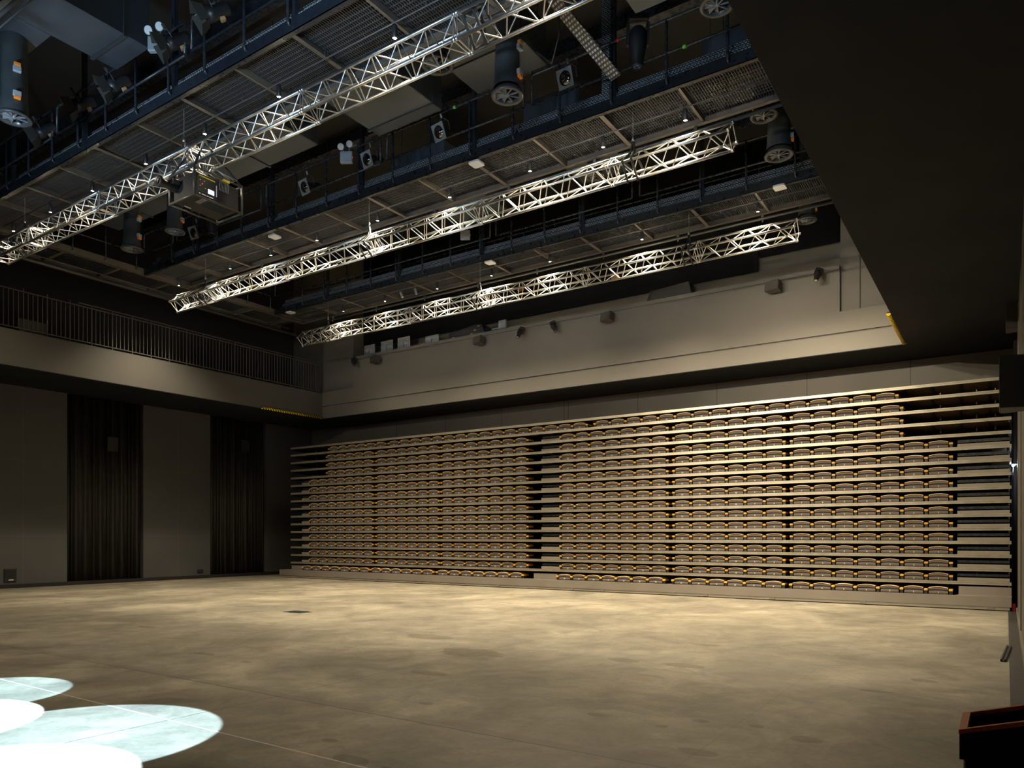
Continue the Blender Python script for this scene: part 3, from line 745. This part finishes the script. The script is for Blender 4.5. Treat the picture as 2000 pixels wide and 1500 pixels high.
nz0 = nozzle(); NZ = [(-14.6, 5.95, 9.0, 1.02, 'black pendant air nozzle at the far top left'), (-19.0, 10.5, 9.1, 1.0, 'black pendant air nozzle left below the long grey duct'), (-7.13, 10.5, 9.17, 1.02, 'black pendant air nozzle in front of the grey ducts right of the nearest truss'),
    (-3.93, 14.7, 9.8, .98, 'dark air nozzle just above the right end of the middle truss'), (-3.82, 15.4, 9.3, 1.05, 'dark pendant air nozzle beside the sloping black soffit edge'), (-4.02, 18.85, 9.25, .85, 'dark air nozzle beside the right end of the farthest truss'), (-3.6, 10.9, 9.55, .95, 'black air nozzle cut by the soffit edge at the top'), (-8.68, 10.5, 10.25, 1.1, 'grey air nozzle partly hidden behind the nearest truss'),
    (-7.9, 15.2, 9.9, .85, 'dim air nozzle behind the middle truss right of centre'), (-17.7, 10.9, 9.4, .9, 'dark air nozzle with orange motor boxes behind the projector')]
for i, (x, y, z, s, lb) in enumerate(NZ):
    n_ = nz0 if i == 0 else dup(nz0)
    n_.location = (x, y, z); n_.scale = (s, s, s); n_['label'] = lb; [setattr(c_, 'scale', (1, 1, ((10.42, 10.42, 12.58, 10.3, 12.58, 12.58, 12.5, 10.6, 10.6, 10.42)[i]-z)/s/1.5)) for c_ in n_.children if c_.name.startswith('drum')]; n_.rotation_euler = (0, 0, (-.2, .3, .1, 2.6, .2, .2, 1, 2, 1, .4)[i])

# ------------------------------------------------------------ stage lights
def aim(o, d): o.rotation_euler = Vector(d).to_track_quat('X', 'Z').to_euler()
def fresnel():
    t = thing('barn_door_spotlight', '', 'stage light', (0,0,0), 'barn door spotlights on the nearest catwalk rail')
    R = Matrix.Rotation(PI/2, 4, 'Y')
    MB().lathe([(0, -.24), (.07, -.24), (.085, -.2), (.085, -.04), (.10, 0), (.10, .10), (.092, .10)], 18, 0, R).obj('lamp_body', M['box'], t)
    MB().lathe([(0, .075), (.06, .07), (.09, .05)], 16, 0, R).obj('lens', M['lens'], t)
    for k in range(4):
        T = Matrix.Rotation(PI/2*k, 4, 'X')
        MB().add([(.10, -.095, .095), (.10, .095, .095), (.24, .13, .155), (.24, -.13, .155), (.10, -.095, .099), (.10, .095, .099), (.24, .13, .159), (.24, -.13, .159)],
                 [(0, 1, 2, 3), (7, 6, 5, 4), (0, 4, 5, 1), (1, 5, 6, 2), (2, 6, 7, 3), (3, 7, 4, 0)], 0, False, T).obj('barn_door', M['barn'], t)
    MB().tube([(0, -.11, 0), (0, -.13, .12), (0, -.02, .20), (0, .02, .20), (0, .13, .12), (0, .11, 0)], .010, 6).obj('yoke', M['steel'], t)
    MB().bbox(-.02, .02, -.02, .02, .19, .27, .005).obj('clamp', M['chain'], t)
    MB().bbox(-.12, -.05, -.035, .035, -.125, -.08, .006).obj('label_plate', M['tapeb'], t)
    return t
f0 = fresnel()
for i, (x, z, yw, lb) in enumerate(((-10.95, 10.28, 0, 'rightmost barn door spotlight on the nearest catwalk'), (-12.1, 10.22, .1, 'barn door spotlight just right of the small emergency light'), (-14.0, 10.13, .05, 'barn door spotlight just left of the grey emergency light'), (-15.3, 10.18, -.1, 'barn door spotlight second from the left on the nearest catwalk'), (-16.9, 10.13, .2, 'leftmost barn door spotlight on the nearest catwalk'))):
    s = f0 if i == 0 else dup(f0); s.location = (x, 7.42, z); s['label'] = lb; s.scale = (1.25,)*3; aim(s, (-.5, -.7+yw*.3, -.5))
def par():
    t = thing('framed_spotlight', '', 'stage light', (0,0,0), 'square framed spotlights on the second catwalk rail')
    R = Matrix.Rotation(PI/2, 4, 'Y')
    MB().lathe([(0, -.42), (.05, -.42), (.075, -.36), (.075, -.15), (.11, -.06), (.115, .0), (.105, .0)], 20, 0, R).obj('lamp_body', M['box'], t)
    mb = MB(); n = 24; H = .145; vs = []     # square plate with a round hole
    for k in range(n):
        a = 2*PI*k/n; c, s = math.cos(a), math.sin(a); q = H/max(abs(c), abs(s))
        vs += [(.005, .112*c, .112*s), (.005, q*c, q*s), (.015, .112*c, .112*s), (.015, q*c, q*s)]
    mb.add(vs, [f for k in range(n) for j in [(k+1) % n] for f in ((4*k, 4*k+1, 4*j+1, 4*j), (4*k+2, 4*j+2, 4*j+3, 4*k+3), (4*k+1, 4*k+3, 4*j+3, 4*j+1), (4*k, 4*j, 4*j+2, 4*k+2))])
    mb.obj('filter_frame', M['gel'], t)
    MB().lathe([(0, .03), (.05, .025), (.09, .005), (.112, -.02)], 20, 0, R).obj('lens', M['lens'], t)
    MB().tube([(-.18, -.11, 0), (-.18, -.13, .14), (-.18, -.02, .24), (-.18, .02, .24), (-.18, .13, .14), (-.18, .11, 0)], .011, 6).obj('yoke', M['steel'], t)
    MB().bbox(-.2, -.16, -.02, .02, .23, .31, .005).obj('clamp', M['chain'], t)
    return t
p0 = par()
for i, (x, z, lb, d) in enumerate(((-18.75, 10.08, 'leftmost square framed spotlight, below the projector', (.05, -.92, -.35)), (-14.2, 10.15, 'square framed spotlight left of the double headed emergency light', (-.1, -.92, -.38)), (-12.1, 10.22, 'square framed spotlight right of the double headed emergency light', (-.1, -.92, -.33)), (-10.0, 10.2, 'square framed spotlight near the centre of the second catwalk', (-.12, -.9, -.4)), (-6.95, 10.28, 'rightmost square framed spotlight on the second catwalk', (-.08, -.92, -.35)))):
    s = p0 if i == 0 else dup(p0); s.location = (x+.08, 12.05, z-.1); s['label'] = lb; s.scale = (1.15,)*3; aim(s, d)

def moving_head(big=True):
    t = thing('moving_head', '', 'stage light', (0,0,0), 'moving head lights' if big else 'small moving heads on the back balcony front')
    # hangs from its base: base box, two yoke arms, head pointing down
    MB().bbox(-.17, .17, -.11, .11, .0, .12, .02).obj('base', M['box'], t)
    y = MB()
    for s in (-1, 1): y.add([(s*.15, -.06, 0), (s*.19, -.06, 0), (s*.19, .06, 0), (s*.15, .06, 0), (s*.15, -.045, -.36), (s*.185, -.045, -.36), (s*.185, .045, -.36), (s*.15, .045, -.36)],
                            [(0, 1, 2, 3), (7, 6, 5, 4), (0, 4, 5, 1), (1, 5, 6, 2), (2, 6, 7, 3), (3, 7, 4, 0)])
    y.obj('yoke', M['box'], t)
    h = MB().lathe([(0, -.06), (.09, -.07), (.13, -.12), (.145, -.25), (.14, -.40), (.115, -.58), (.10, -.66), (.105, -.68), (.095, -.70), (.07, -.69)], 20).obj('head', M['box'], t)
    MB().lathe([(0, -.685), (.08, -.69)], 16).obj('lens', M['lens'], h)
    return t
m0 = moving_head(); m0.location = (-5.42, 12.1, 10.68); m0['label'] = 'large black moving head hanging from the second catwalk rail'; m0.scale = (1.05,)*3; m0.rotation_euler = (.12, 0, .6)
dup(m0, (-17.9, 12.1, 10.5), 'dark moving head hanging behind the projector', (0, 0, -.3), 1.05)
for i, (x, z, lb) in enumerate(((-20.54, 8.30, 'small moving head at the left end of the balcony front'), (-12.93, 8.24, 'left one of two neighbouring small moving heads on the balcony front'), (-11.78, 8.24, 'right one of two neighbouring small moving heads on the balcony front'), (-3.95, 8.32, 'small moving head at the right end of the balcony front'))):
    s = dup(m0, (x, 19.88, z), lb, (-.5, .35*(1 if i % 2 else -1), .4), .52); s['group'] = 'small moving heads on the back balcony front'
    MB().box(-.1, .1, 0, .5, .02, .08).obj('wall_bracket', M['steel'], s)

# wall speakers
def speaker(loc, wd, dp, ht, lab, rot=(0, 0, 0), grp=None, m='speaker'):
    t = thing('wall_speaker', lab, 'speaker', loc, grp, rot)
    MB().prism([(-wd/2, 0), (wd/2, 0), (wd*.36, dp), (-wd*.36, dp)], 0, ht, 'z').obj('cabinet', M[m], t)
    MB().bbox(-wd/2+.008, wd/2-.008, -.012, .001, .01, ht-.01, .004).obj('grille', M[m], t)
    MB().box(-.03, .03, dp-.001, dp+.10, ht*.35, ht*.65).obj('bracket', M['steel'], t)
    return t
for x, lb in ((-19.44, 'small grey speaker at the left end of the back balcony front'), (-14.67, 'small grey speaker left of the two neighbouring moving heads'), (-9.92, 'small grey speaker right of the two neighbouring moving heads'), (-5.1, 'small grey speaker at the right part of the back balcony front')):
    speaker((x, 19.76, 8.02), .40, .24, .25, lb, (-.12, 0, -.3), 'small speakers on the back balcony front')
for y, z, lb in ((13.1, 4.45, 'black wall speaker in front of the nearer pleated curtain'), (18.3, 4.9, 'black wall speaker in front of the farther pleated curtain')):
    speaker((XL+.42, y, z), .36, .26, .46, lb, (0, 0, PI/2), 'speakers on the left wall', 'box')
speaker((-.06, 10.75, 3.12), .5, .24, .62, 'large black speaker at the right edge of the photo', (0, 0, -PI/2-.0), None, 'spk2')
speaker((.0, 17.9, 5.72), .42, .2, .62, 'smaller grey speaker under the soffit on the right wall', (0, 0, -PI/2), None, 'speaker')

# emergency lights with two round heads
def emergency(loc, lab):
    t = thing('emergency_light', lab, 'emergency light', loc, 'double headed emergency lights', (0, 0, .55))
    MB().bbox(-.14, .14, -.05, .05, 0, .26, .01).obj('battery_box', M['greyp'], t)
    for s in (-1, 1):
        T = Matrix.Translation((-.02+s*.1, -.02, .40+.03*s)) @ Matrix.Rotation(PI/2+.35, 4, 'X')
        h = MB().lathe([(0, -.04), (.05, -.03), (.075, .02), (.078, .04), (.07, .045)], 18, 0, T).obj('lamp_head', M['greyp'], t)
        MB().lathe([(0, .046), (.07, .042)], 18, 0, T).obj('lens', M['whitep'], h)
        MB().tube([(s*.05, 0, .25), (-.02+s*.1, -.0, .37)], .01, 6).obj('neck', M['greyp'], t)
    MB().box(-.02, .02, .05, .16, .1, .13).obj('rail_bracket', M['steel'], t)
    MB().box(.141, .143, -.02, .0, .12, .14).obj('indicator', M['red_led'], t, 'glowing red indicator')
emergency((-12.62, 7.42, 10.25), 'grey double headed emergency light on the nearest catwalk rail')
emergency((-12.68, 12.05, 10.22), 'grey double headed emergency light on the second catwalk rail')
emergency((-12.9, 16.85, 10.1), 'grey double headed emergency light behind the middle truss')
# ceiling access points
for x, y, lb in ((-15.8, 12.5, 'white rounded box under the second catwalk, left of centre'), (-9.2, 12.4, 'white rounded box under the second catwalk near the centre'), (-12.2, 17.1, 'white rounded box under the farthest catwalk near the centre'), (-20.7, 17.05, 'white rounded box under the far left end of the farthest catwalk'), (-4.2, 17.0, 'white rounded box beside the right soffit edge')):
    t = thing('wireless_access_point', lb, 'access point', (x, y, 9.36), 'white access points under the catwalks')
    mb = MB(); pts = []
    for cx_, cy_, a0 in ((.09, .09, 0), (-.09, .09, 90), (-.09, -.09, 180), (.09, -.09, 270)):
        for k in range(5): a = math.radians(a0+22.5*k); pts.append((cx_+.04*math.cos(a), cy_+.04*math.sin(a)))
    mb.prism(pts, 0, .035, 'z'); mb.obj('casing', M['whitep'], t)
    MB().box(-.015, .015, -.015, .015, .035, .08).obj('mount', M['steel'], t)

# ------------------------------------------------------------ projector under the nearest truss
t = thing('projector', 'large black projector in a tube frame hanging under the nearest truss', 'projector', (-12.5, 7.6, 7.56))
W_, D_, H_ = .75, .96, .49
fr = MB()
for x in (0, W_):
    for y in (0, D_): fr.tube([(x, y, -.02), (x, y, H_+.02)], .022, 8)
for z in (0, H_):
    for x in (0, W_): fr.tube([(x, 0, z), (x, D_, z)], .018, 8)
    for y in (0, D_): fr.tube([(0, y, z), (W_, y, z)], .018, 8)
fr.obj('tube_frame', M['barn'], t)
bd = MB().bbox(.05, W_-.03, .04, D_-.04, .02, H_-.05, .02).obj('casing', M['box'], t)
MB().box(.40, .70, .38, .82, .012, .02).obj('underside_vent', M['window'], t)
MB().box(.44, .70, .2, .3, .012, .02).obj('underside_plate', M['gel'], t)
cpn = MB().box(W_-.03, W_-.024, .08, .62, .10, H_-.08).obj('control_panel', M['box'], t)
MB().box(W_-.024, W_-.021, .28, .40, .12, .20).obj('display', M['screen'], cpn, 'lit blue display')
MB().box(W_-.024, W_-.021, .1, .42, .37, .385).obj('warning_strip', M['yellow'], cpn, 'yellow strip')
MB().box(W_-.024, W_-.021, .44, .455, .12, .32).obj('light_strip', M['whitep'], cpn)
for q, (y, z) in enumerate(((.12, .3), (.16, .24), (.12, .2), (.2, .3), (.22, .18))): MB().box(W_-.024, W_-.02, y, y+.015, z, z+.012).obj('button', M['red_led' if q == 1 else 'whitep'], cpn)
MB().box(W_-.02, W_+.03, .56, .68, H_-.05, H_-.01).obj('yellow_label', M['yellow'], t, 'yellow sticker')
T = Matrix.Translation((.14, .04, .27)) @ Matrix.Rotation(PI/2, 4, 'X')
ln = MB().lathe([(.085, 0), (.085, .10), (.07, .12), (.07, .26), (.10, .30), (.10, .36), (.085, .36), (.06, .33)], 20, 0, T).obj('lens_barrel', M['box'], t)
MB().lathe([(0, .335), (.07, .33)], 16, 0, T).obj('lens', M['lens'], ln)
MB().bbox(.02, .3, -.12, .02, .28, .36, .01).obj('lens_shift_block', M['barn'], t)
st_ = MB()
for (a, b) in (((.0, .0, H_), (.1, .45, 1.22)), ((W_-.05, .02, H_), (.35, .45, 1.22)), ((.0, D_, H_), (.1, .47, 1.22)), ((W_, D_, H_), (.35, .47, 1.22))): st_.tube([a, b], .02, 6)
st_.obj('slings', M['strap'], t)
cb = MB(); rnd = random.Random(5)
for k in range(7):
    x = .45+.04*k; cb.tube([(x, .55, .78), (x+rnd.uniform(-.1, .1), .4+rnd.uniform(-.1, .1), .62), (x+.15, .5+.05*k, .52), (W_+.01, .5+.03*k, .45), (W_+.01, .48+.03*k, .25)], .006, 5)
cb.obj('cables', M['chain'], t)
MB().box(.12, .145, .20, .33, .014, .02).obj('maker_mark', M['whitep'], t, 'tiny illegible white mark')
for a_, b_ in ((.10, .13), (.155, .23), (.25, .29), (.30, .38)): MB().box(W_-.021, W_-.018, a_, b_, .055, .072).obj('maker_mark', M['whitep'], t)

# ------------------------------------------------------------ things standing on the back balcony
def panel(x, wd, ht, z, lab):
    t = thing('monitor', lab, 'monitor', (x, 20.42, z), 'silver backed monitors on the back balcony')
    MB().bbox(-wd/2, wd/2, 0, .03, 0, ht, .006).obj('back_panel', M['silver'], t)
    MB().box(-.02, .02, -.03, 0, -.12, ht*.6).obj('stand', M['greyp'], t)
    MB().box(-.14, .14, -.05, .15, -.13, -.11).obj('base', M['greyp'], t)
t_ = struct('trim_5', MB().box(-20.81, -3.5, 20.26, 20.95, 8.25, 8.36), M['blackwall'])
panel(-20.25, .56, .42, 8.49, 'leftmost silver monitor back above the back balcony front'); panel(-19.35, .60, .45, 8.49, 'second silver monitor back from the left above the balcony front')
panel(-18.50, .60, .46, 8.49, 'third silver monitor back from the left above the balcony front'); panel(-17.15, .62, .32, 8.49, 'lower silver monitor back left of the plastic wrapped console')
t = thing('wrapped_console', 'mixing console wrapped in clear plastic with brown tape on the balcony', 'console', (-15.6, 20.4, 8.36))
MB().prism([(-.78, 0), (.75, 0), (.80, .2), (.68, .5), (.45, .52), (-.74, .40)], 0, .45, 'y').obj('plastic_wrap', M['wrap'], t)
mb = MB()
for x, z in ((-.6, .18), (-.2, .12), (.2, .2), (.35, .3), (.5, .42)): mb.box(x, x+.10, -.004, .002, z, z+.05, 0, Matrix.Translation((0,0,0)))
mb.obj('brown_tape', M['tapeb'], t)
t = thing('floodlight', 'small silver floodlight standing right of the wrapped console', 'floodlight', (-14.1, 20.42, 8.36))
MB().bbox(-.14, .16, 0, .1, .22, .5, .01).obj('head', M['silver'], t); MB().tube([(0, .05, 0), (0, .05, .24)], .025, 8).obj('stand', M['box'], t); MB().box(-.42, -.14, .03, .07, .24, .28).obj('side_arm', M['silver'], t)
t = thing('covered_console', 'console draped in black cloth on the right of the back balcony', 'console', (-8.2, 20.42, 8.36))
MB().prism([(-.72, 0), (.75, 0), (.62, .55), (-.55, .48)], 0, .4, 'y').obj('black_cloth', M['curtain'], t)
MB().prism([(-.74, .0), (-.66, .0), (-.5, .46), (-.55, .48)], -.03, 0, 'y').obj('cloth_fold', M['curtain'], t)
# coloured tape marks in the grid
for x, y, z, c, lb in ((-5.86, 12.2, 10.6, 'red', 'red tape band on the top rail of the second catwalk'), (-9.62, 12.2, 10.6, 'green', 'small green tape on the rail left of the pendant nozzle'), (-4.6, 12.2, 10.02, 'green', 'small green tape on the middle rail near the soffit edge'), (-17.0, 12.2, 10.6, 'red', 'tiny red tape on the rail below the projector')):
    o = MB().tube([(x-.03, y, z), (x+.03, y, z)], .032, 8).obj('tape_band', M[c]); tag(o, lb, 'tape', 'coloured tape bands')
# loose hanging cables
for x, y, lb in ((-6.35, 10.9, 'black cable looping down beside the pendant air nozzle'), (-17.2, 11.2, 'black cable hanging behind the projector')):
    o = MB().tube([(x, y, 12.5), (x+.02, y+.02, 11.2), (x-.05, y+.1, 10.2), (x-.25, y+.2, 9.85), (x-.5, y+.1, 10.1)], .014, 6).obj('hanging_cable', M['box']); tag(o, lb, 'cable', 'hanging cables')
# orange and white connectors on the masking drape
for x, z, lb in ((-13.6, 9.85, 'orange and white socket box on the masking drape left of centre'), (-10.1, 9.55, 'orange and white socket box on the masking drape near the centre')):
    t = thing('socket_box', lb, 'socket box', (x, 20.752, z), 'socket boxes on the masking drape'); MB().bbox(-.1, .02, 0, .1, 0, .14, .01).obj('socket', M['greyp'], t); MB().bbox(.02, .12, 0, .1, 0, .14, .01).obj('orange_plug', M['orange'], t)

# ------------------------------------------------------------ small wall details
t = thing('floor_box', 'black recessed connection box low on the left wall', 'connection box', (XL+.0, 10.2, .2))
MB().bbox(0, .03, -.17, .17, 0, .4, .006).obj('frame', M['box'], t); MB().box(.03, .034, -.05, .08, .04, .07).obj('label_strip', M['whitep'], t); MB().box(.03, .033, -.14, .14, .09, .36).obj('lid', M['blackwall'], t)
t = thing('wall_socket', 'small black double socket low on the left wall between the curtains', 'socket', (XL, 16.6, .2))
MB().bbox(0, .02, -.13, .13, 0, .14, .004).obj('plate', M['box'], t)
for s in (-1, 1): MB().lathe([(0, .004), (.04, .004), (.045, 0)], 14, 0, Matrix.Translation((.021, s*.06, .07)) @ Matrix.Rotation(PI/2, 4, 'Y')).obj('outlet', M['blackwall'], t)
t = thing('exit_lamp', 'small glowing white lamp on the far right wall', 'lamp', (.13, 20.2, 3.2))
MB().lathe([(0, -.03), (.025, -.02), (.03, .01), (0, .03)], 12).obj('lit_bulb', M['ledw'], t); MB().tube([(0, 0, -.01), (-.01, .0, -.3)], .006, 6).obj('cord', M['whitep'], t); MB().box(0, .07, -.02, .02, .0, .03).obj('bracket', M['greyp'], t)
lamp('exit_lamp_light', 'POINT', (.08, 20.1, 3.2), 1.5, (.8, .9, 1), size=.03)
# floor hatch, fallen bar
t = thing('floor_hatch', 'dark metal hatch plate set in the concrete floor', 'hatch', (-12.4, 10.39, 0))
MB().box(-.26, .26, -.17, .17, 0, .004).obj('plate', M['beam'], t); MB().box(-.12, .12, -.02, .02, .004, .006).obj('handle_slot', M['box'], t)
o = MB().prism([(-.03, 0), (.03, 0), (.03, .03), (.012, .03), (.012, .012), (-.012, .012), (-.012, .03), (-.03, .03)], 0, 1.55, 'y').obj('metal_channel_bar', M['box']); o.location = (-.035, 11.25, .004); o.rotation_euler = (0, 0, -.045)
tag(o, 'black metal channel bar lying on the floor at the right wall', 'metal bar')
o = MB().bbox(.10, .16, 18.95, 19.05, 0.004, .16, .01).obj('fire_plug', M['red']); tag(o, 'small red cap beside the right end of the seating stand', 'cap')

# ------------------------------------------------------------ cabinet at the bottom right corner
t = thing('waste_bin', 'glossy black cabinet bin with sloping orange rimmed opening', 'bin', (-.14, 3.09, 0))
sl = .29; WX, DY, zt = .52, .31, .9
T = Matrix(((1, 0, 0, 0), (0, 1, 0, 0), (sl, 0, 1, zt), (0, 0, 0, 1)))
mb = MB(); 
mb.add([(0,0,.80),(WX,0,.80),(WX,DY,.80),(0,DY,.80),(0,0,zt-.01),(WX,0,zt-.01+sl*WX),(WX,DY,zt-.01+sl*WX),(0,DY,zt-.01)], [(0,1,5,4),(1,2,6,5),(2,3,7,6),(3,0,4,7)])
mb.obj('hood', M['binbody'], t)
b = MB().bbox(.012, WX-.012, .012, DY, 0, .80, .006).obj('body', M['binbody'], t)
rim = MB().box(-.002, .024, 0, DY, -.01, .006, 0, T).box(WX-.024, WX, 0, DY, -.01, .006, 0, T).box(.024, WX-.024, 0, .02, -.01, .006, 0, T).box(.024, WX-.024, DY-.02, DY, -.01, .006, 0, T)
rim.obj('rim', M['binrim'], t, 'orange rim')
MB().box(.024, .028, .02, DY-.02, -.09, -.002, 0, T).box(WX-.028, WX-.024, .02, DY-.02, -.09, -.002, 0, T).obj('inner_lining', M['bininner'], t)
MB().box(.024, WX-.024, .02, DY-.02, -.10, -.092, 0, T).obj('inner_tray', M['binbody'], t)
d = MB().box(.10, .34, .002, .012, .08, .68).obj('door', M['binbody'], t)
MB().tube([(.10, 0, .08), (.10, 0, .68), (.34, 0, .68), (.34, 0, .08)], .0025, 5).obj('door_edge', M['greyp'], d)
MB().bbox(.11, .13, -.012, .002, .69, .72, .003).obj('lock', M['greyp'], t)
